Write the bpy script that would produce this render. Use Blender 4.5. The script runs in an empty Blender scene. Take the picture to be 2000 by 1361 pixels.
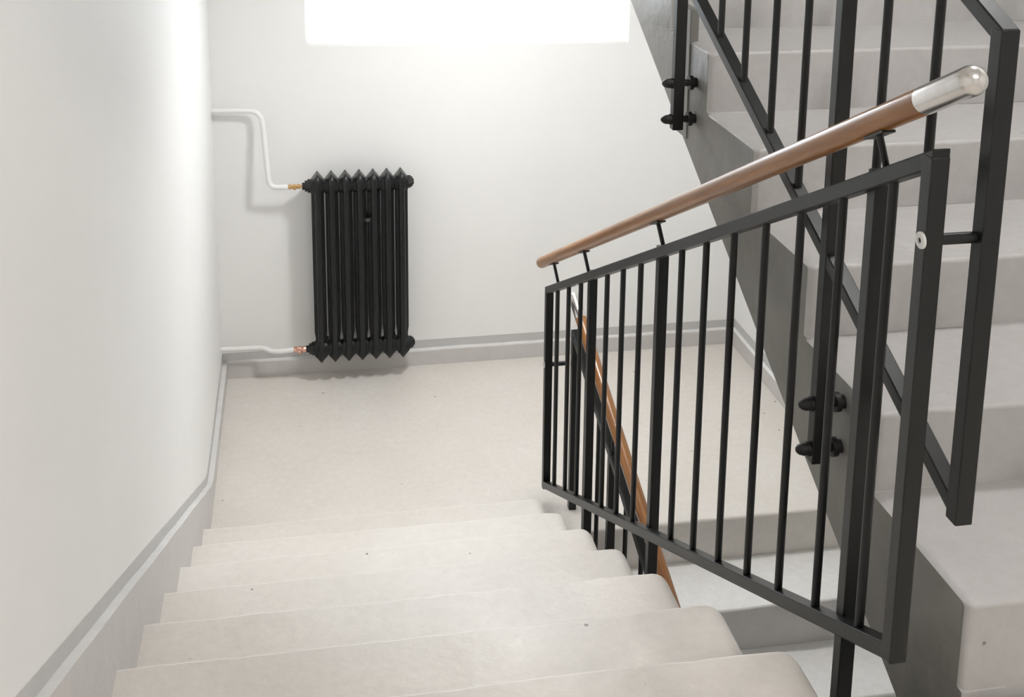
import bpy, bmesh, math, random
from mathutils import Vector, Matrix, noise

random.seed(7)
scene = bpy.context.scene
COL = scene.collection

# ------------------------------------------------------------------ camera
F_PX, U0, V0 = 2302.56, 966.857, 91.5376           # focal length and principal point, 2000 x 1361 frame
PITCH, ROLL, YAW = 0.20394, 0.00707, 0.16779
CAM_POS = Vector((0.3908, -5.1909, 2.6219))
cam_data = bpy.data.cameras.new('camera')
cam = bpy.data.objects.new('camera', cam_data)
COL.objects.link(cam)
fwd = Vector((math.sin(YAW) * math.cos(PITCH), math.cos(YAW) * math.cos(PITCH), -math.sin(PITCH)))
rgt = Vector((math.cos(YAW), -math.sin(YAW), 0))
upv = rgt.cross(fwd)
cr = rgt * math.cos(ROLL) + upv * math.sin(ROLL)
cu = upv * math.cos(ROLL) - rgt * math.sin(ROLL)
m3 = Matrix((cr, cu, -fwd)).transposed()
cam.matrix_world = Matrix.Translation(CAM_POS) @ m3.to_4x4()
cam_data.sensor_fit = 'HORIZONTAL'
cam_data.sensor_width = 36.0
cam_data.lens = F_PX * 36.0 / 2000.0
cam_data.shift_x = (1000 - U0) / 2000.0
cam_data.shift_y = -(680.5 - V0) / 2000.0
cam_data.clip_start = 0.05
scene.camera = cam

# ------------------------------------------------------------------ world, exposure
world = bpy.data.worlds.new('overcast_sky')
scene.world = world
world.use_nodes = True
wb = world.node_tree.nodes['Background']
wb.inputs['Color'].default_value = (0.86, 0.92, 1.0, 1)
wb.inputs['Strength'].default_value = 9.0
scene.view_settings.view_transform = 'Standard'
scene.view_settings.look = 'None'
scene.view_settings.gamma = 1.0
scene.view_settings.use_curve_mapping = False
scene.view_settings.exposure = 0.02
LAMP_LANDING = 194.0
LAMP_UPPER = 90.0
FILL_LOWER = 55.0
FILL_FLIGHT = 95.0

# ------------------------------------------------------------------ dimensions (metres)
H, G = 0.1706, 0.3451            # rise and going of the flight in front
LD = 1.4403                      # first nosing of that flight
WA = 1.2025                      # its right end
TB = 0.0213                      # skirting thickness
W = 2.4897                       # right wall
LDB = 1.4152                     # landing edge towards the lower flight
GB, HB = 0.2802, 0.1706
XC0 = 1.400                      # left side of the right hand flights
GC, HC, YC, ZC = 0.315, 0.1545, -3.712, 1.398
ZUP = 1.228                      # upper floor
YUP = -3.730                     # its edge
YEND = -6.7
ZLOW, ZTOP = -1.25, 3.6

# ------------------------------------------------------------------ materials
def new_mat(name):
    m = bpy.data.materials.new(name)
    m.use_nodes = True
    nt = m.node_tree
    b = nt.nodes['Principled BSDF']
    return m, nt, b

def coords(nt, scale=(1, 1, 1)):
    tc = nt.nodes.new('ShaderNodeTexCoord')
    mp = nt.nodes.new('ShaderNodeMapping')
    mp.inputs['Scale'].default_value = scale
    nt.links.new(tc.outputs['Object'], mp.inputs['Vector'])
    return mp.outputs['Vector']

def noise_tex(nt, vec, scale, detail=4, rough=0.55):
    n = nt.nodes.new('ShaderNodeTexNoise')
    n.inputs['Scale'].default_value = scale
    n.inputs['Detail'].default_value = detail
    n.inputs['Roughness'].default_value = rough
    nt.links.new(vec, n.inputs['Vector'])
    return n.outputs['Fac']

def ramp(nt, fac, stops):
    r = nt.nodes.new('ShaderNodeValToRGB')
    e = r.color_ramp.elements
    while len(e) < len(stops):
        e.new(0.5)
    for el, (p, c) in zip(e, stops):
        el.position = p
        el.color = (*c, 1)
    nt.links.new(fac, r.inputs['Fac'])
    return r.outputs['Color']

def mix_col(nt, fac, a, b, mode='MIX'):
    m = nt.nodes.new('ShaderNodeMix')
    m.data_type = 'RGBA'
    m.blend_type = mode
    for k, v in ((0, fac), (6, a), (7, b)):
        if hasattr(v, 'links'):
            nt.links.new(v, m.inputs[k])
        elif k == 0:
            m.inputs[0].default_value = v
        else:
            m.inputs[k].default_value = (*v, 1)
    return m.outputs[2]

def bump(nt, b, height, strength, dist=0.01):
    n = nt.nodes.new('ShaderNodeBump')
    n.inputs['Strength'].default_value = strength
    n.inputs['Distance'].default_value = dist
    nt.links.new(height, n.inputs['Height'])
    nt.links.new(n.outputs['Normal'], b.inputs['Normal'])

def mat_plain(name, col, rough=0.5, metal=0.0, nscale=30, nvar=0.06, bstr=0.1, bdist=0.002, coat=0.0, spec=0.5):
    m, nt, b = new_mat(name)
    v = coords(nt)
    f = noise_tex(nt, v, nscale)
    lo = tuple(c * (1 - nvar) for c in col)
    hi = tuple(min(1, c * (1 + nvar)) for c in col)
    c = ramp(nt, f, [(0.3, lo), (0.7, hi)])
    nt.links.new(c, b.inputs['Base Color'])
    b.inputs['Roughness'].default_value = rough
    b.inputs['Metallic'].default_value = metal
    b.inputs['Coat Weight'].default_value = coat
    b.inputs['Specular IOR Level'].default_value = spec
    if bstr:
        bump(nt, b, noise_tex(nt, v, nscale * 3), bstr, bdist)
    return m

def mat_floor(name, lo, hi, edge):
    m, nt, b = new_mat(name)
    v = coords(nt)
    big = noise_tex(nt, v, 2.2, 5, 0.6)
    base = ramp(nt, big, [(0.3, lo), (0.7, hi)])
    fine = noise_tex(nt, v, 38, 5, 0.65)
    tone = ramp(nt, fine, [(0.25, (0.90, 0.895, 0.89)), (0.75, (1, 1, 1))])
    c = mix_col(nt, 1.0, base, tone, 'MULTIPLY')
    # sparse scuffs and paint chips
    vo = nt.nodes.new('ShaderNodeTexVoronoi')
    vo.inputs['Scale'].default_value = 9.5
    vo.inputs['Randomness'].default_value = 1.0
    nt.links.new(v, vo.inputs['Vector'])
    wob = nt.nodes.new('ShaderNodeMath'); wob.operation = 'MULTIPLY_ADD'
    nt.links.new(noise_tex(nt, v, 120, 2), wob.inputs[0])
    wob.inputs[1].default_value = 0.05
    nt.links.new(vo.outputs['Distance'], wob.inputs[2])
    spot = ramp(nt, wob.outputs[0], [(0.055, (1, 1, 1)), (0.072, (0, 0, 0))])
    sep = nt.nodes.new('ShaderNodeSeparateColor')
    nt.links.new(vo.outputs['Color'], sep.inputs[0])
    pick = ramp(nt, sep.outputs[0], [(0.62, (1, 1, 1)), (0.63, (0, 0, 0))])
    mk = mix_col(nt, 1.0, spot, pick, 'MULTIPLY')
    c = mix_col(nt, mk, c, (0.22, 0.19, 0.165))
    sc = ramp(nt, noise_tex(nt, v, 9, 6, 0.7), [(0.64, (0, 0, 0)), (0.70, (1, 1, 1))])
    scf = nt.nodes.new('ShaderNodeMath'); scf.operation = 'MULTIPLY'
    nt.links.new(sc, scf.inputs[0]); scf.inputs[1].default_value = 0.5
    c = mix_col(nt, scf.outputs[0], c, edge)
    nt.links.new(c, b.inputs['Base Color'])
    b.inputs['Roughness'].default_value = 0.42
    bump(nt, b, noise_tex(nt, v, 26, 6, 0.6), 0.5, 0.003)
    return m

def mat_wood():
    m, nt, b = new_mat('varnished_wood')
    v = coords(nt, (60, 3.0, 60))
    f = noise_tex(nt, v, 1.6, 6, 0.6)
    c = ramp(nt, f, [(0.25, (0.165, 0.058, 0.010)), (0.5, (0.285, 0.110, 0.019)), (0.75, (0.385, 0.165, 0.034))])
    nt.links.new(c, b.inputs['Base Color'])
    b.inputs['Roughness'].default_value = 0.38
    b.inputs['Coat Weight'].default_value = 0.25
    b.inputs['Coat Roughness'].default_value = 0.18
    bump(nt, b, f, 0.08, 0.001)
    return m

def mat_emit(name, col, strength):
    m, nt, b = new_mat(name)
    b.inputs['Base Color'].default_value = (0.8, 0.8, 0.8, 1)
    b.inputs['Emission Color'].default_value = (*col, 1)
    b.inputs['Emission Strength'].default_value = strength
    return m

def mat_glass():
    m, nt, b = new_mat('window_glass')
    out = [n for n in nt.nodes if n.type == 'OUTPUT_MATERIAL'][0]
    tr = nt.nodes.new('ShaderNodeBsdfTransparent')
    tr.inputs[0].default_value = (0.95, 0.97, 0.97, 1)
    gl = nt.nodes.new('ShaderNodeBsdfGlossy')
    gl.inputs['Roughness'].default_value = 0.03
    mx = nt.nodes.new('ShaderNodeMixShader')
    mx.inputs[0].default_value = 0.06
    nt.links.new(tr.outputs[0], mx.inputs[1]); nt.links.new(gl.outputs[0], mx.inputs[2])
    nt.links.new(mx.outputs[0], out.inputs['Surface'])
    return m

M_WALL = mat_plain('white_wall_paint', (0.885, 0.88, 0.865), 0.62, nscale=5, nvar=0.008, bstr=0.12, bdist=0.002)
M_FLOOR = mat_floor('worn_beige_floor_paint', (0.735, 0.688, 0.632), (0.785, 0.745, 0.697), (0.83, 0.795, 0.75))
M_FLOOR_LIT = mat_floor('lit_tread_colour', (0.84, 0.825, 0.80), (0.87, 0.86, 0.84), (0.88, 0.87, 0.85))  # floor paint of the lower treads, with their bright light put into the colour
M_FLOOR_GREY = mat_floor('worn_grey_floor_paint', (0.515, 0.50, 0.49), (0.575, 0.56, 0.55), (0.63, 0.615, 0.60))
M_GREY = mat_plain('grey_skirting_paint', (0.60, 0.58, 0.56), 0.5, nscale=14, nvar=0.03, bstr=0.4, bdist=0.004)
M_SIDE = mat_plain('dark_grey_stringer_paint', (0.225, 0.215, 0.20), 0.5, nscale=9, nvar=0.10, bstr=0.45, bdist=0.004)
M_EDGE = mat_plain('pale_step_edge', (0.82, 0.785, 0.74), 0.4, nscale=22, nvar=0.07, bstr=0.3, bdist=0.003)  # lighter tone along the nosings of the front flight
M_LEDGE = mat_plain('pale_ledge_top', (0.74, 0.73, 0.715), 0.6, nscale=12, nvar=0.05, bstr=0.2)  # paler tone on the top faces of the skirting
M_TIE = mat_plain('dull_steel', (0.16, 0.16, 0.16), 0.35, metal=0.9, nscale=60, nvar=0.1, bstr=0.05)
M_STRIPE = mat_plain('grey_wall_stripe_paint', (0.555, 0.545, 0.535), 0.6, nscale=12, nvar=0.04, bstr=0.15)
M_METAL = mat_plain('black_painted_steel', (0.0075, 0.0082, 0.0085), 0.38, nscale=40, nvar=0.15, bstr=0.05, bdist=0.001, spec=0.45)
M_RAD = mat_plain('black_radiator_enamel', (0.0065, 0.0078, 0.0078), 0.34, nscale=30, nvar=0.05, bstr=0.03, bdist=0.001, spec=0.42)
M_WOOD = mat_wood()
M_STEEL = mat_plain('brushed_steel', (0.72, 0.70, 0.68), 0.24, metal=1.0, nscale=60, nvar=0.05, bstr=0.03, bdist=0.0005)
M_BRASS = mat_plain('brass', (0.68, 0.44, 0.22), 0.3, metal=1.0, nscale=80, nvar=0.2, bstr=0.1)
M_COPPER = mat_plain('copper_fitting', (0.72, 0.45, 0.36), 0.35, metal=1.0, nscale=90, nvar=0.35, bstr=0.3)
M_PIPE = mat_plain('white_pipe_enamel', (0.85, 0.845, 0.83), 0.35, nscale=30, nvar=0.02, bstr=0.03)
M_WASHER = mat_plain('pale_nylon_washer', (0.72, 0.72, 0.7), 0.4, nscale=30, nvar=0.03, bstr=0)
M_NUT = mat_plain('black_rubber_cap', (0.011, 0.010, 0.010), 0.5, nscale=60, nvar=0.2, bstr=0.2, bdist=0.001)
M_FRAME = mat_plain('white_window_frame', (0.82, 0.82, 0.81), 0.4, nscale=20, nvar=0.02, bstr=0.03)
M_GLASS = mat_glass()

# ------------------------------------------------------------------ mesh helpers
def link(o, parent=None):
    COL.objects.link(o)
    if parent is not None:
        o.parent = parent
    return o

def obj(name, vf, mat, parent=None, smooth=False, bevel=0.0, origin=None, seg=2):
    """One mesh object; vertices are given in world space, children stay in world space too
    (all parent empties sit unrotated, so only their location is taken off)."""
    verts, faces = vf[0], vf[1]
    me = bpy.data.meshes.new(name)
    off = Vector((0, 0, 0))
    if parent is not None:
        p = parent
        while p is not None:
            off += p.location
            p = p.parent
    o = bpy.data.objects.new(name, me)
    loc = Vector((0, 0, 0))
    if origin is not None:
        loc = Vector(origin) - off
        base = Vector(origin)
    else:
        base = off
    me.from_pydata([tuple(Vector(v) - base) for v in verts], [], faces)
    mats = mat if isinstance(mat, (list, tuple)) else [mat]
    for mm in mats:
        me.materials.append(mm)
    if len(vf) > 2:
        for poly, k in zip(me.polygons, vf[2]):
            poly.material_index = k
    bm = bmesh.new(); bm.from_mesh(me)
    bmesh.ops.recalc_face_normals(bm, faces=bm.faces)
    bm.to_mesh(me); bm.free()
    if smooth:
        for poly in me.polygons:
            poly.use_smooth = True
        try:
            me.set_sharp_from_angle(angle=math.radians(38))
        except Exception:
            pass
    o.location = loc
    link(o, parent)
    if bevel:
        b = o.modifiers.new('bevel', 'BEVEL')
        b.width = bevel; b.segments = seg; b.limit_method = 'ANGLE'; b.angle_limit = math.radians(35)
        for poly in me.polygons:
            poly.use_smooth = True
        try:
            me.set_sharp_from_angle(angle=math.radians(60))
        except Exception:
            pass
        b.harden_normals = False
    return o

def thing(name, loc, label, cat, group=None):
    e = bpy.data.objects.new(name, None)
    e.empty_display_size = 0.1
    e.location = loc
    link(e)
    e['label'] = label; e['category'] = cat
    if group:
        e['group'] = group
    return e

def structure(o):
    o['kind'] = 'structure'
    return o

def join(*vfs):
    V, Fc, Mi = [], [], []
    for vf in vfs:
        n = len(V)
        V += list(vf[0])
        Fc += [tuple(i + n for i in f) for f in vf[1]]
        Mi += list(vf[2]) if len(vf) > 2 else [0] * len(vf[1])
    return V, Fc, Mi

def box(x0, x1, y0, y1, z0, z1):
    v = [(x, y, z) for z in (z0, z1) for y in (y0, y1) for x in (x0, x1)]
    f = [(0, 1, 3, 2), (4, 6, 7, 5), (0, 4, 5, 1), (2, 3, 7, 6), (0, 2, 6, 4), (1, 5, 7, 3)]
    return v, f

def slope_bar(x, y0, z0, y1, z1, w, t, x1=None):
    """Bar in a vertical plane with plumb cut ends; z is its centre line, t its true thickness."""
    x1 = x if x1 is None else x1
    tv = t * math.hypot(y1 - y0, z1 - z0) / abs(y1 - y0)
    v = []
    for (xx, y, z) in ((x, y0, z0), (x1, y1, z1)):
        v += [(xx - w / 2, y, z - tv / 2), (xx + w / 2, y, z - tv / 2), (xx + w / 2, y, z + tv / 2), (xx - w / 2, y, z + tv / 2)]
    return v, [(0, 1, 2, 3), (7, 6, 5, 4), (0, 4, 5, 1), (1, 5, 6, 2), (2, 6, 7, 3), (3, 7, 4, 0)]

def lathe(p, axis, prof, n=20):
    """Solid of revolution about axis through p; prof = [(distance along axis, radius)...]."""
    p = Vector(p); a = Vector(axis).normalized()
    s = Vector((0, 0, 1)) if abs(a.z) < 0.9 else Vector((1, 0, 0))
    u = a.cross(s).normalized(); w = a.cross(u)
    v, f = [], []
    for d, r in prof:
        for i in range(n):
            t = 2 * math.pi * i / n
            v.append(p + a * d + (u * math.cos(t) + w * math.sin(t)) * max(r, 1e-5))
    for k in range(len(prof) - 1):
        for i in range(n):
            j = (i + 1) % n
            f.append((k * n + i, k * n + j, (k + 1) * n + j, (k + 1) * n + i))
    f.append(tuple(range(n - 1, -1, -1)))
    f.append(tuple((len(prof) - 1) * n + i for i in range(n)))
    return v, f

def cyl(a, b, r, n=16):
    a, b = Vector(a), Vector(b)
    return lathe(a, b - a, [(0, r), ((b - a).length, r)], n)

def rounded_path(pts, r, k=7):
    pts = [Vector(p) for p in pts]
    out = [pts[0]]
    for i in range(1, len(pts) - 1):
        a, b, c = pts[i - 1], pts[i], pts[i + 1]
        d1 = (a - b).normalized(); d2 = (c - b).normalized()
        rr = min(r, (a - b).length * 0.45, (c - b).length * 0.45)
        p1, p2 = b + d1 * rr, b + d2 * rr
        for q in range(k + 1):
            t = q / k
            out.append(p1 * (1 - t) ** 2 + b * 2 * t * (1 - t) + p2 * t * t)
    out.append(pts[-1])
    return out

def tube(pts, r, n=14):
    v, f = [], []
    ref = None
    for i, p in enumerate(pts):
        d = (pts[min(i + 1, len(pts) - 1)] - pts[max(i - 1, 0)]).normalized()
        if ref is None:
            ref = Vector((0, 1, 0)) if abs(d.y) < 0.9 else Vector((1, 0, 0))
        u = (ref - d * ref.dot(d)).normalized(); w = d.cross(u); ref = u
        for k in range(n):
            t = 2 * math.pi * k / n
            v.append(p + (u * math.cos(t) + w * math.sin(t)) * r)
    for i in range(len(pts) - 1):
        for k in range(n):
            j = (k + 1) % n
            f.append((i * n + k, i * n + j, (i + 1) * n + j, (i + 1) * n + k))
    f.append(tuple(range(n - 1, -1, -1)))
    f.append(tuple((len(pts) - 1) * n + k for k in range(n)))
    return v, f

def wob(*a):
    return noise.noise(Vector(a))

# ------------------------------------------------------------------ the room shell
TH = 0.3
structure(obj('wall_left', box(-TH, 0, YEND - TH, 0.6, ZLOW - 0.3, ZTOP + 0.3), M_WALL))
structure(obj('wall_right', box(W, W + TH, YEND - TH, 0.6, ZLOW - 0.3, ZTOP + 0.3), M_WALL))
structure(obj('wall_front', box(-TH, W + TH, YEND - TH, YEND, ZLOW - 0.3, ZTOP + 0.3), M_WALL))

# back wall with a window recess: sloping sill, straight reveals
NX0, NX1, NZ0, NZ1 = 0.418, 1.90, 1.575, 2.28
ND = 0.42
SILL = 0.44
def back_wall():
    parts = [box(-TH, NX0, 0, 0.6, ZLOW - 0.3, ZTOP + 0.3), box(NX1, W + TH, 0, 0.6, ZLOW - 0.3, ZTOP + 0.3),
             box(NX0, NX1, 0, 0.6, NZ1, ZTOP + 0.3)]
    # below the recess, with the sloping sill, softened arris and rounded lower corners
    prof = [(0.6, ZLOW - 0.3), (0, ZLOW - 0.3)]
    r = 0.02
    sl = SILL
    for k in range(6):
        t = k / 5
        prof.append((r * t * t, NZ0 - r * (1 - t) ** 2 + sl * r * t * t))
    prof += [(ND, NZ0 + sl * ND), (0.6, NZ0 + sl * ND)]
    v, f = [], []
    n = len(prof)
    xs = [NX0 + 0.035 * q / 6 for q in range(7)] + [NX1 - 0.02, NX1]
    for x in xs:
        d = x - NX0
        lift = 0.0
        if d < 0.035:
            lift = 0.035 - math.sqrt(max(0.035 ** 2 - (0.035 - d) ** 2, 0))
        for (y, z) in prof:
            zz = z + (lift if z > NZ0 - 0.05 and y < 0.5 else 0) - (0.025 * d / 1.48 if z > NZ0 - 0.05 else 0)
            v.append((x, y, zz))
    for i in range(len(xs) - 1):
        for k in range(n):
            j = (k + 1) % n
            f.append((i * n + k, i * n + j, (i + 1) * n + j, (i + 1) * n + k))
    f.append(tuple(range(n))); f.append(tuple((len(xs) - 1) * n + k for k in reversed(range(n))))
    parts.append((v, f))
    return join(*parts)
structure(obj('wall_back', back_wall(), M_WALL))

win = bpy.data.objects.new('window_1', None)
win.location = ((NX0 + NX1) / 2, ND - 0.05, NZ0 + 0.26)
link(win); structure(win)
wz0, wz1 = NZ0 + SILL * (ND - 0.05) + 0.005, NZ1
obj('window_frame', join(box(NX0, NX1, ND - 0.07, ND - 0.01, wz0 - 0.02, wz0 + 0.04), box(NX0, NX1, ND - 0.07, ND - 0.01, wz1 - 0.045, wz1),
                         box(NX0, NX0 + 0.045, ND - 0.07, ND - 0.01, wz0, wz1), box(NX1 - 0.045, NX1, ND - 0.07, ND - 0.01, wz0, wz1),
                         box(1.14, 1.18, ND - 0.07, ND - 0.01, wz0, wz1)), M_FRAME, win)
obj('pane', box(NX0 + 0.04, 1.145, ND - 0.043, ND - 0.037, wz0 + 0.03, wz1 - 0.04), M_GLASS, win)
obj('pane', box(1.175, NX1 - 0.04, ND - 0.043, ND - 0.037, wz0 + 0.03, wz1 - 0.04), M_GLASS, win)
pd = bpy.data.lights.new('daylight_portal', 'AREA')
pd.shape = 'RECTANGLE'; pd.size = NX1 - NX0; pd.size_y = wz1 - wz0
pd.cycles.is_portal = True
po = bpy.data.objects.new('daylight_portal', pd)
po.location = ((NX0 + NX1) / 2, ND + 0.02, (wz0 + wz1) / 2)
po.rotation_euler = (math.radians(-90), 0, 0)
link(po)

# landing floor: one slab with a hand-rounded front edge
def edge_profile(y, z, depth, thick, r, back_y=None):
    """yz outline whose front edge (towards -y) at (y, z) is rounded; goes back to y + depth."""
    p = [(y, z - thick)]
    for k in range(6):
        t = math.radians(90 * k / 5)
        p.append((y + r - r * math.cos(t), z - r + r * math.sin(t)))
    p.append((y + depth, z)); p.append((y + depth, z - thick))
    return p

def extrude_x(profs, xs, mats=None, edge=(), riser=()):
    n = len(profs[0]); v = []; f = []; mi = []
    for x, pr in zip(xs, profs):
        v += [(x, y, z) for y, z in pr]
    for i in range(len(xs) - 1):
        for k in range(n):
            j = (k + 1) % n
            f.append((i * n + k, i * n + j, (i + 1) * n + j, (i + 1) * n + k)); mi.append(2 if k in edge else 3 if k in riser else 0)
    f.append(tuple(range(n))); mi.append(1 if mats else 0)
    f.append(tuple((len(xs) - 1) * n + k for k in reversed(range(n)))); mi.append(1 if mats else 0)
    return v, f, mi

def stations(a, b, step):
    n = max(2, int(round((b - a) / step)))
    return [a + (b - a) * i / n for i in range(n + 1)]

xs = stations(0, WA + 0.012, 0.06) + stations(WA + 0.016, W, 0.04)
profs = []
for x in xs:
    yf = -LD if x < WA + 0.014 else -LDB
    profs.append(edge_profile(yf + 0.003 * wob(x * 9, 1.3, 0), 0.0, -yf, 0.2, 0.012 + 0.003 * wob(x * 14, 7, 2)))
fl = obj('floor', extrude_x(profs, xs), M_FLOOR, smooth=True)
structure(fl)
structure(obj('floor', box(0, W, YEND, YUP, ZUP - 0.25, ZUP), M_FLOOR))
structure(obj('floor', box(0, W, YEND, -0.3, ZLOW - 0.2, ZLOW), M_FLOOR))

# ceilings: underside of the landing above, of the flight above, top of the stairwell
structure(obj('ceiling', box(0, W, -1.507, 0, 2.30, 2.477), M_WALL))
structure(obj('ceiling', ([(x, y, z) for x in (0, WA) for (y, z) in ((-1.507, 2.30), (-3.73, 3.36), (-3.73, 3.595), (-1.507, 2.477))],
          [(0, 1, 2, 3), (7, 6, 5, 4), (0, 4, 5, 1), (1, 5, 6, 2), (2, 6, 7, 3), (3, 7, 4, 0)]), M_WALL))
structure(obj('ceiling', box(0, W, YEND, 0, ZTOP, ZTOP + 0.3), M_WALL))

# ------------------------------------------------------------------ skirtings and painted stripes
def nosing_z(y):
    return H + (H / G) * (-LD - y)

def skirt_line(y, low, off, top):
    """height of a line that runs level on the landing, follows the flight, then levels out above"""
    z = max(low, nosing_z(y) + off)
    return z

def ribbon_left(x0, x1, zb, zt, ys, mat, name):
    v, f, mi = [], [], []
    for y in ys:
        b, t = zb(y), zt(y)
        v += [(x0, y, b), (x1, y, b), (x1, y, t), (x0, y, t)]
    for i in range(len(ys) - 1):
        a, c = i * 4, i * 4 + 4
        for k in range(4):
            j = (k + 1) % 4
            f.append((a + k, a + j, c + j, c + k)); mi.append(1 if k == 2 else 0)
    f.append((0, 1, 2, 3)); n = (len(ys) - 1) * 4; f.append((n + 3, n + 2, n + 1, n)); mi += [0, 0]
    o = obj(name, (v, f, mi), mat, smooth=True)
    return structure(o)

ysl = stations(-3.95, -1.2, 0.05) + stations(-1.17, -0.92, 0.02) + stations(-0.87, 0, 0.05)
def soft(y, low, off):
    a, b = low, nosing_z(y) + off
    k = 0.03
    return max(a, b) + k * math.exp(-abs(a - b) / k * 1.4) * 0.35
def led_z(y):
    return soft(y, 0.077, 0.117) + 0.0035 * wob(y * 5, 0.4, 2)
ribbon_left(0.0, TB, lambda y: max(-0.002, nosing_z(y) - 0.21) if y < -1.0 else -0.002, led_z, ysl, [M_GREY, M_LEDGE], 'baseboard_left')
ribbon_left(0.0, 0.0015, lambda y: led_z(y) - 0.004, lambda y: soft(y, 0.120, 0.150), ysl, [M_STRIPE, M_STRIPE], 'trim_1')

def skirt_back():
    xs = stations(TB, W - TB, 0.06)
    v, f, mi = [], [], []
    for x in xs:
        t = 0.0765 + 0.003 * wob(x * 5, 3, 1)
        y = -TB - 0.0015 * wob(x * 6, 9, 4)
        v += [(x, y, 0), (x, 0, 0), (x, 0, t + 0.004), (x, y + 0.003, t), (x, y, t - 0.004)]
    for i in range(len(xs) - 1):
        a, c = i * 5, i * 5 + 5
        for k in range(5):
            j = (k + 1) % 5
            f.append((a + k, a + j, c + j, c + k)); mi.append(1 if k in (2,) else 0)
    f.append((0, 1, 2, 3, 4)); n = (len(xs) - 1) * 5; f.append((n + 4, n + 3, n + 2, n + 1, n)); mi += [0, 0]
    return v, f, mi
structure(obj('baseboard_back', skirt_back(), [M_GREY, M_LEDGE]))
structure(obj('trim_2', box(0.002, W - 0.002, -0.0015, 0, 0.075, 0.120), M_STRIPE))
structure(obj('baseboard_right', box(W - TB, W, -LDB + 0.0, 0, 0.0, 0.0765) + ([0, 1, 0, 0, 0, 0],), [M_GREY, M_WALL], bevel=0.003))
structure(obj('trim_3', box(W - 0.0015, W, -LDB, -0.002, 0.075, 0.120), M_STRIPE))

# ------------------------------------------------------------------ stair flights
def step_block(y_front, z_top, y_back, soff, x0, x1, dirn, round_end, seed, r=0.009, rc=0.035, rise=0.165, split=False):
    """One solid concrete step. dirn +1: the nosing faces -y (camera); -1: it faces +y.
    round_end: 'left' / 'right' end of the step whose plan corner is rounded."""
    xs = stations(x0, x1, 0.025)
    ks = [rc * (1 - math.sin(math.radians(90 * q / 6))) for q in range(7)]
    if round_end == 'right':
        xs = [x for x in xs if x < x1 - rc - 0.01] + [x1 - k for k in ks]
    else:
        xs = [x0 + k for k in reversed(ks)] + [x for x in xs if x > x0 + rc + 0.01]
    profs = []
    for x in xs:
        d = (x1 - x) if round_end == 'right' else (x - x0)
        pull = rc - math.sqrt(max(rc * rc - max(0, rc - d) ** 2, 0)) if d < rc else 0.0
        drop = 0.0 if d > 0.02 else 0.006 * (1 - d / 0.02) ** 2
        yf = y_front + dirn * (pull + 0.0036 * wob(x * 7, seed * 3.1, 0.5) + 0.0022 * wob(x * 27, seed, 3))
        zt = z_top + 0.0030 * wob(x * 5, seed * 1.7, 8) + 0.0012 * wob(x * 24, seed * 2.7, 5) - drop
        rr = r + 0.003 * wob(x * 12, seed, 6)
        p = [(y_front, soff(y_front)), (y_front, z_top - rise), (yf, z_top - rise + 0.001)]
        for k in range(5):
            t = math.radians(90 * k / 4)
            p.append((yf + dirn * (rr - rr * math.cos(t)), zt - rr + rr * math.sin(t)))
        p.append((y_back, z_top - drop)); p.append((y_back, soff(y_back)))
        profs.append(p)
    return extrude_x(profs, xs, True, (4, 5, 6), (0, 1, 2) if split else ())

# flight in front: goes down to the landing
fa = thing('stair_flight', (WA / 2, -LD, 0), 'pale painted concrete stair flight descending to the radiator landing along the white left wall', 'staircase')
def soff_a(y):
    return nosing_z(y) - 0.34 if y < -LD - 0.3 else max(nosing_z(y) - 0.34, -0.19)
for k in range(1, 8):
    yf = -LD - (k - 1) * G
    yb = yf - G if k < 7 else YUP
    obj('step', step_block(yf, k * H, yb, soff_a, TB, WA, -1, 'right', k + 0.3), [M_FLOOR, M_SIDE, M_EDGE], fa, smooth=True)

# flight below: goes down from the landing towards the camera, under the rising one
fb = thing('stair_flight', ((XC0 + W) / 2, -LDB, -0.2), 'brightly lit lower concrete flight descending from the landing below the rising flight', 'staircase')
def soff_b(y):
    return -0.1706 + (HB / GB) * (y + LDB) - 0.33
for k in range(1, 7):
    yf = -LDB - k * GB
    obj('step', step_block(yf, -k * HB, yf + GB, soff_b, XC0 - 0.005, W - 0.003, 1, 'left', k + 20.3, split=True), [M_FLOOR_LIT, M_SIDE, M_FLOOR_LIT, M_GREY], fb, smooth=True)  # light painted into the pale treads, shade into the grey risers

# rising flight on the right
fc = thing('stair_flight', ((XC0 + W) / 2, YC, ZUP), 'grey concrete stair flight rising on the right with dark painted side', 'staircase')
def soff_c(y):
    return 2.031 + 0.528 * (y + 1.728)
for k in range(0, 8):
    yf = YC + k * GC
    yb = yf + GC if k < 7 else -1.39
    if k == 7:
        break
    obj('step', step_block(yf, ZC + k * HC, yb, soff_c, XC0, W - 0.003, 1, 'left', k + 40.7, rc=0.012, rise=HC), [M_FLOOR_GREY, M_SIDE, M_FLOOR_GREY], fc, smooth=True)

# ------------------------------------------------------------------ railings
FW = 0.027      # square frame tube
BR = 0.0078     # baluster radius
HR = 0.0205     # handrail radius

def cap_profile(r, length):
    p = [(0, r + 0.0004)]
    n = 8
    p.append((length - r, r + 0.0004))
    for k in range(1, n + 1):
        t = math.radians(90 * k / n)
        p.append((length - r + r * math.sin(t), (r + 0.0004) * math.cos(t)))
    return p

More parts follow.
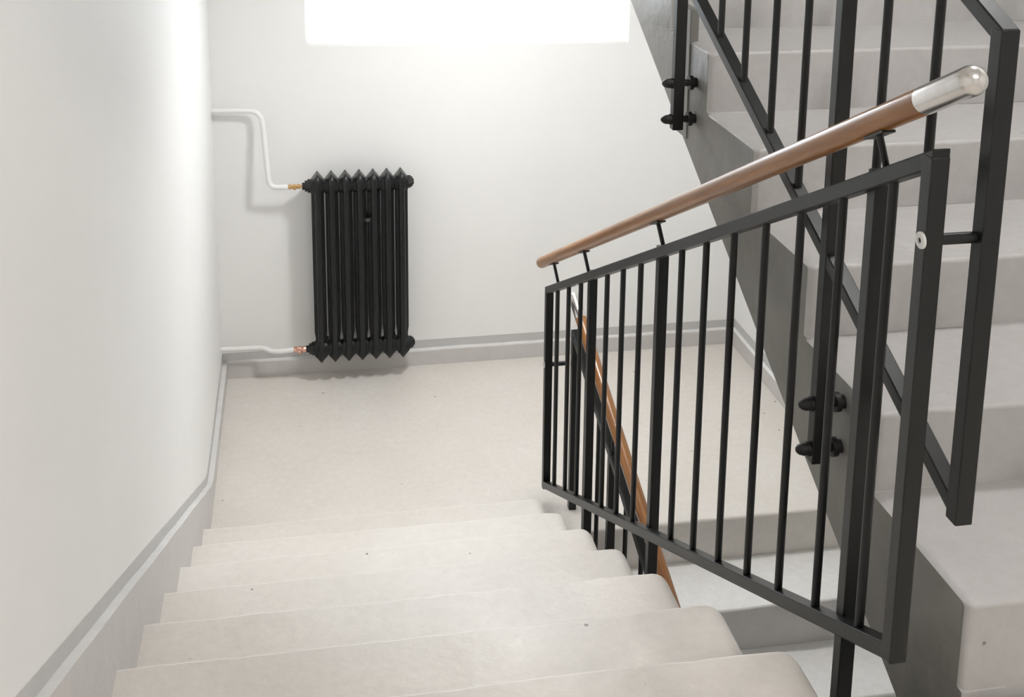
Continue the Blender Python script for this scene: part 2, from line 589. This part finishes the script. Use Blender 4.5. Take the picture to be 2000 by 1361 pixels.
def handrail(parent, p0, p1, cap0, cap1):
    """wooden round rail from p0 to p1 with steel end caps of the given lengths"""
    p0, p1 = Vector(p0), Vector(p1)
    d = (p1 - p0).normalized()
    hr = obj('handrail', cyl(p0 + d * cap0 * 0.9, p1 - d * cap1 * 0.9, HR, 28), M_WOOD, parent, smooth=True, origin=p0)
    hr['label'] = 'round varnished wooden handrail'
    # turn the mesh so that its own y axis follows the rail: the grain runs along it
    q = d.to_track_quat('Y', 'Z')
    hr.data.transform(q.inverted().to_matrix().to_4x4())
    hr.rotation_mode = 'QUATERNION'; hr.rotation_quaternion = q
    for p, dd, L in ((p0 + d * cap0, -d, cap0), (p1 - d * cap1, d, cap1)):
        c = obj('end_cap', lathe(p, dd, cap_profile(HR, L), 28), M_STEEL, parent, smooth=True)
        c['label'] = 'polished steel handrail cap'
    return hr

def bracket(parent, base, top, slope):
    """slim stalk with a small plate under the handrail"""
    base, top = Vector(base), Vector(top)
    n = Vector((0, -slope, 1)).normalized()
    b = obj('handrail_bracket', cyl(base, top, 0.0055, 10), M_METAL, parent, smooth=True)
    t = Vector((0, 1, slope)).normalized(); s = Vector((1, 0, 0))
    v = []
    for k in (0, 0.004):
        for a, c in ((-0.03, -0.011), (0.03, -0.011), (0.03, 0.011), (-0.03, 0.011)):
            v.append(top + t * a + s * c - n * k)
    obj('saddle_plate', (v, [(0, 1, 2, 3), (7, 6, 5, 4), (0, 4, 5, 1), (1, 5, 6, 2), (2, 6, 7, 3), (3, 7, 4, 0)]), M_METAL, b)
    return b

def baluster(parent, x, y, z0, z1):
    return obj('baluster', cyl((x, y, z0), (x, y, z1), BR, 14), M_METAL, parent, smooth=True)

def mounting_bolt(parent, x, y, z, side_x):
    """cap nut on the left face, spacer discs on the right between post and concrete"""
    hw = 0.016
    b = obj('mounting_bolt', lathe((x - hw, y, z), (-1, 0, 0), [(0, 0.0140), (0.005, 0.0140), (0.005, 0.0122), (0.014, 0.0122), (0.021, 0.0098), (0.026, 0.0055), (0.028, 0.001)], 14),
            M_NUT, parent, smooth=True)
    obj('spacer', lathe((x + hw, y, z), (1, 0, 0), [(0, 0.009), (0.012, 0.009), (0.012, 0.019), (0.022, 0.019), (0.022, 0.013), (side_x - x - hw, 0.013)], 18), M_NUT, b, smooth=True)
    return b

# --- railing of the flight in front
XA = 1.271
YF, YN = -1.225, -3.722           # far and near end posts
SA = 0.5045
def top_a(y): return 0.874 + SA * (YF - y)        # centre of the top rail
def bot_a(y): return 0.084 + SA * (YF - y)
ra = thing('stair_railing', (XA, (YF + YN) / 2, ZUP / 2), 'black steel railing with round wooden handrail beside the descending pale steps', 'railing')
obj('top_rail', slope_bar(XA, YF + FW / 2, top_a(YF + FW / 2), YN - FW / 2, top_a(YN - FW / 2), FW, 0.0255), M_METAL, ra, bevel=0.0022)
obj('bottom_rail', slope_bar(XA, YF + FW / 2, bot_a(YF + FW / 2), YN - FW / 2, bot_a(YN - FW / 2), FW, 0.0255), M_METAL, ra, bevel=0.0022)
for y in (YF, YN):
    obj('end_post', box(XA - FW / 2 - 0.0006, XA + FW / 2 + 0.0006, y - FW / 2 - 0.0006, y + FW / 2 + 0.0006, bot_a(y) - 0.012, top_a(y) + 0.008), M_METAL, ra, bevel=0.0022)
YB_A = [-1.364, -1.532, -1.698, -2.015, -2.180, -2.345, -2.668, -2.828, -2.988, -3.148, -3.300, -3.455, -3.612]
for y in YB_A:
    baluster(ra, XA, y, bot_a(y), top_a(y))
XP = XA + 0.020
for y in (-1.768, -2.462, -3.532):
    zt = top_a(y) + 0.020
    zb = nosing_z(y) - 0.30
    p = obj('post', box(XP - 0.0135, XP + 0.0135, y - 0.0135, y + 0.0135, zb, zt), M_METAL, ra, bevel=0.002)
    for dz in (0.06, 0.16):
        obj('mounting_bolt', lathe((WA - 0.01, y, zb + dz), (1, 0, 0), [(0, 0.009), (0.05, 0.009), (0.05, 0.018), (XP - WA - 0.004, 0.018)], 14), M_NUT, p, smooth=True)
HA0 = Vector((1.253, -1.150, 0.949)); HA1 = Vector((1.253, -3.838, 2.281))
SH = (HA1.z - HA0.z) / (HA1.y - HA0.y)
handrail(ra, HA0, HA1, 0.03, 0.14)
for y in (-1.375, -1.80, -2.53, -3.59):
    zh = HA0.z + SH * (y - HA0.y) - HR * math.hypot(1, SH) + 0.001
    bracket(ra, (XA, y, top_a(y) + 0.008), (1.253, y, zh), SH)
for (y, z, x2) in ((-3.727, 2.017, 1.352), (-1.225, 0.578, 1.363)):
    rod = obj('connecting_rod', cyl((XA - FW / 2 - 0.003, y, z), (x2 - 0.012, y, z), 0.0085, 16), M_METAL, ra, smooth=True)
    obj('washer', lathe((XA - FW / 2 - 0.0006, y, z), (-1, 0, 0), [(0, 0.0125), (0.003, 0.0125), (0.0042, 0.011), (0.0042, 0.0045), (0.002, 0.004)], 20), M_WASHER, rod, smooth=True)

# --- railing of the rising flight
XR = 1.352
SC = 0.457
YNC, YFC = -3.733, -1.50
def bot_c(y): return 1.590 + SC * (y + 3.726)
def top_c(y): return 2.318 + SC * (y + 3.727)
rc_ = thing('stair_railing', (XR, (YNC + YFC) / 2, ZUP), 'black steel railing bolted to the dark side of the rising right flight', 'railing')
obj('top_rail', slope_bar(XR, YNC - FW / 2, top_c(YNC - FW / 2), YFC, top_c(YFC), FW, 0.0255), M_METAL, rc_, bevel=0.0022)
obj('bottom_rail', slope_bar(XR, YNC - FW / 2, bot_c(YNC - FW / 2), YFC, bot_c(YFC), FW, 0.0255), M_METAL, rc_, bevel=0.0022)
for y in (YNC, YFC):
    obj('end_post', box(XR - FW / 2 - 0.0006, XR + FW / 2 + 0.0006, y - FW / 2 - 0.0006, y + FW / 2 + 0.0006, bot_c(y) - 0.02, top_c(y) + 0.008), M_METAL, rc_, bevel=0.0022)
for y in (-3.564, -3.405, -3.103, -2.952, -2.795, -2.641, -2.487, -2.18, -2.02, -1.86, -1.70):
    baluster(rc_, XR, y, bot_c(y), top_c(y))
for y, zb, bz in ((-3.258, 1.384, (1.505, 1.411)), (-2.352, 1.795, (1.918, 1.822))):
    p = obj('post', box(XR - 0.015, XR + 0.0135, y - 0.0135, y + 0.0135, zb, top_c(y) + 0.02), M_METAL, rc_, bevel=0.002)
    for z in bz:
        mounting_bolt(p, XR, y, z, XC0)
bp_ = obj('backing_plate', box(XC0 - 0.004, XC0 + 0.02, -2.30, -2.165, 1.752, 2.10), M_SIDE, rc_, bevel=0.002)
bp_['label'] = 'grey painted mounting plate'
handrail(rc_, (XR, -3.50, top_c(-3.50) + 0.078), (XR, -1.40, top_c(-1.40) + 0.078), 0.05, 0.05)
for y in (-3.258, -2.352):
    bracket(rc_, (XR, y, top_c(y) + 0.010), (XR, y, top_c(y) + 0.078 - 0.02), SC)

# --- railing of the lower flight
SB = 0.45
KB = 0.043 / 0.976
def x_b(y): return 1.363 + KB * (-1.231 - y)
def hand_b(y): return 0.842 + SB * (y + 1.231)
def top_b(y): return hand_b(y) - 0.125
def bot_b(y): return hand_b(y) - 0.90
YB0, YB1 = -1.262, -2.75
rb = thing('stair_railing', (1.38, -2.0, -0.3), 'lower black railing with orange-lit handrail glimpsed behind the front balusters', 'railing')
obj('top_rail', slope_bar(x_b(YB0), YB0 + FW / 2, top_b(YB0 + FW / 2), YB1, top_b(YB1), FW, 0.0255, x_b(YB1)), M_METAL, rb, bevel=0.0022)
obj('bottom_rail', slope_bar(x_b(YB0), YB0 + FW / 2, bot_b(YB0 + FW / 2), YB1, bot_b(YB1), FW, 0.0255, x_b(YB1)), M_METAL, rb, bevel=0.0022)
for y in (YB0, YB1):
    obj('end_post', box(x_b(y) - 0.0141, x_b(y) + 0.0141, y - 0.0141, y + 0.0141, bot_b(y) - 0.02, top_b(y) + 0.008), M_METAL, rb, bevel=0.0022)
for k in range(1, 9):
    y = YB0 - 0.155 * k
    if k in (3, 8):
        obj('post', box(x_b(y) - 0.0135, x_b(y) + 0.0135, y - 0.0135, y + 0.0135, bot_b(y) - 0.25, top_b(y) + 0.01), M_METAL, rb, bevel=0.002)
    else:
        baluster(rb, x_b(y), y, bot_b(y), top_b(y))
handrail(rb, (x_b(-1.215), -1.215, hand_b(-1.215)), (x_b(-2.72), -2.72, hand_b(-2.72)), 0.125, 0.05)
for y in (-1.73, -2.36):
    bracket(rb, (x_b(y), y, top_b(y) + 0.01), (x_b(y), y, hand_b(y) - 0.02), SB)

# ------------------------------------------------------------------ radiator
RX0, PITCH_R, NS = 0.4525, 0.0622, 7
RY, RDEP = -0.108, 0.057
RZ0, RZ1 = 0.108, 1.004
rad = thing('radiator', (RX0 + 3 * PITCH_R, RY, RZ0), 'black cast iron column radiator hung on the white landing wall', 'radiator')
ZB, ZT = 0.166, 0.946
def section(x):
    # (height from the end, rib half width, web half width, depth factor, how far forward the web reaches)
    zs = [(0.0, 0.0025, 0.0028, 0.62, 0.7), (0.012, 0.0095, 0.0105, 0.82, 0.72), (0.026, 0.0165, 0.0205, 0.94, 0.72), (0.040, 0.0165, 0.0308, 0.985, 0.70),
          (0.058, 0.0140, 0.0311, 1.0, 0.62), (0.080, 0.0130, 0.0311, 1.0, 0.50), (0.090, 0.0130, 0.0235, 1.0, 0.32), (0.115, 0.0130, 0.0240, 1.0, 0.30), (0.145, 0.0130, 0.0280, 1.0, 0.30)]
    Lz = RZ1 - RZ0
    rows = [(RZ0 + a, r, w, d, q) for a, r, w, d, q in zs] + [(RZ0 + Lz / 2, 0.0130, 0.0283, 1.0, 0.30)]
    rows += [(RZ1 - a, r, 0.0280 if a > 0.085 else w, d, q) for a, r, w, d, q in reversed(zs)]
    v, f = [], []
    n = 0
    for z, r, w, d, q in rows:
        D = RDEP * d
        half = [(0.35 * r, -D), (0.85 * r, -D + 0.004), (r, -D + 0.010), (r, -D * (q + 0.10)), (0.5 * (r + w), -D * (q + 0.05)), (w, -D * q)]
        ring = half + [(px, -py) for px, py in reversed(half)]
        ring = ring + [(-px, py) for px, py in reversed(ring)]
        n = len(ring)
        v += [(x + px, RY + py, z) for px, py in ring]
    m = len(rows)
    for i in range(m - 1):
        for k in range(n):
            j = (k + 1) % n
            f.append((i * n + k, i * n + j, (i + 1) * n + j, (i + 1) * n + k))
    f.append(tuple(range(n - 1, -1, -1))); f.append(tuple((m - 1) * n + k for k in range(n)))
    parts = [(v, f)]
    for z in (ZB, ZT):
        parts.append(lathe((x - PITCH_R / 2, RY, z), (1, 0, 0), [(0, 0.029), (0.014, 0.030), (0.02, 0.034), (PITCH_R - 0.02, 0.034), (PITCH_R - 0.014, 0.030), (PITCH_R, 0.029)], 20))
    return join(*parts)
mesh0 = None
for k in range(NS):
    x = RX0 + k * PITCH_R
    if mesh0 is None:
        mesh0 = obj('section', section(x), M_RAD, rad, smooth=True, origin=(x, RY, RZ0))
    else:
        c = mesh0.copy(); link(c, rad); c.location = Vector((x, RY, RZ0)) - rad.location
xl, xr = RX0 - PITCH_R / 2, RX0 + (NS - 0.5) * PITCH_R
for z in (ZB, ZT):
    pl = obj('end_plug', lathe((xl, RY, z), (-1, 0, 0), [(0, 0.032), (0.012, 0.032), (0.012, 0.026), (0.024, 0.026), (0.024, 0.017), (0.036, 0.017)], 8), M_RAD, rad)
    pl2 = obj('end_plug', lathe((xr, RY, z), (1, 0, 0), [(0, 0.030), (0.012, 0.030), (0.012, 0.024), (0.020, 0.024), (0.020, 0.015), (0.026, 0.014)], 8), M_RAD, rad)
tx = RX0 + 3.5 * PITCH_R
tie = obj('wall_tie', join(box(tx - 0.026, tx + 0.026, RY - RDEP + 0.010, RY - RDEP + 0.016, 0.783, 0.799),
                           cyl((tx, RY - RDEP + 0.012, 0.791), (tx, 0.0, 0.791), 0.004, 8)), M_RAD, rad, bevel=0.001)
obj('nut', lathe((tx, RY - RDEP + 0.010, 0.791), (0, -1, 0), [(0, 0.0085), (0.007, 0.0085), (0.007, 0.004), (0.012, 0.004)], 6), M_TIE, tie)
for xb in (RX0 + 0.5 * PITCH_R, RX0 + 5.5 * PITCH_R):
    obj('wall_bracket', box(xb - 0.006, xb + 0.006, RY - 0.01, 0.0, 0.150, 0.172), M_RAD, rad, bevel=0.001)

# ------------------------------------------------------------------ heating pipes
PR = 0.0115
up = thing('heating_pipe', (0, -0.05, 1.25), 'white upper heating pipe bending down from the wall corner to the radiator', 'pipe')
xv = xl - 0.036
obj('pipe', tube(rounded_path([(0.0, -0.048, 1.290), (0.216, -0.052, 1.284), (0.243, RY, ZT), (xv - 0.062, RY, ZT)], 0.055), PR), M_PIPE, up, smooth=True)
v1 = obj('valve', lathe((xv - 0.066, RY, ZT), (1, 0, 0), [(0, 0.0095), (0.010, 0.0095), (0.010, 0.012), (0.018, 0.012), (0.018, 0.008), (0.026, 0.010), (0.034, 0.013), (0.042, 0.010), (0.046, 0.008), (0.048, 0.011), (0.058, 0.011), (0.058, 0.008), (0.07, 0.008)], 12), M_BRASS, up)
v1['label'] = 'small brass radiator valve'
obj('spindle', lathe((xv - 0.033, RY, ZT), (0, -1, 0), [(0, 0.008), (0.014, 0.008), (0.014, 0.011), (0.020, 0.010)], 10), M_BRASS, v1)
lo = thing('heating_pipe', (0, -0.05, 0.15), 'white lower heating pipe running above the skirting into the radiator', 'pipe')
obj('pipe', tube(rounded_path([(0.0, -0.060, 0.168), (0.19, -0.064, 0.165), (0.235, RY, ZB - 0.006), (xv - 0.055, RY, ZB)], 0.05), PR), M_PIPE, lo, smooth=True)
v2 = obj('valve', lathe((xv - 0.058, RY, ZB), (1, 0, 0), [(0, 0.013), (0.012, 0.015), (0.014, 0.012), (0.022, 0.014), (0.034, 0.016), (0.036, 0.012), (0.046, 0.015), (0.056, 0.014), (0.06, 0.009), (0.068, 0.009)], 12), M_COPPER, lo)
v2['label'] = 'copper coloured pipe union'
obj('screw', lathe((xv - 0.03, RY, ZB - 0.004), (0, -1, -0.2), [(0, 0.010), (0.016, 0.010), (0.020, 0.006)], 10), M_COPPER, v2)

# ------------------------------------------------------------------ ceiling lamps (above the frame, they light the stairwell; flight and lower ones are added fill)
def ceiling_lamp(x, y, z, strength, label, rad_=0.11, col=(1.0, 0.998, 0.99), dome=0.025):
    t = thing('ceiling_lamp', (x, y, z), label, 'lamp', 'opal ceiling lamps of the stairwell')
    obj('base', lathe((x, y, z), (0, 0, -1), [(0, rad_ * 1.05), (0.02, rad_ * 1.05), (0.02, rad_)], 28), M_FRAME, t, smooth=True)
    prof = [(0.021, rad_ * 0.98)]
    for k in range(1, 9):
        a = math.radians(90 * k / 8)
        prof.append((0.021 + dome * math.sin(a), rad_ * 0.98 * math.cos(a)))
    obj('shade', lathe((x, y, z), (0, 0, -1), prof, 28), mat_emit('opal_glass_lit', col, strength), t, smooth=True)
ceiling_lamp(1.22, -1.16, 2.30, LAMP_LANDING, 'round opal ceiling lamp above the radiator landing')
ceiling_lamp(1.30, -5.2, ZTOP, LAMP_UPPER, 'round opal ceiling lamp above the upper floor', 0.16, (1.0, 0.965, 0.925))
ceiling_lamp(1.95, -3.0, ZTOP, FILL_FLIGHT, 'added round opal ceiling lamp above the rising flight', 0.12)  # unseen lamp, added to brighten the rising treads from overhead
ceiling_lamp(1.30, -5.0, ZUP - 0.25, FILL_LOWER, 'added round opal ceiling lamp above the lower floor', 0.14)  # unseen lamp, added as fill for the lower flight
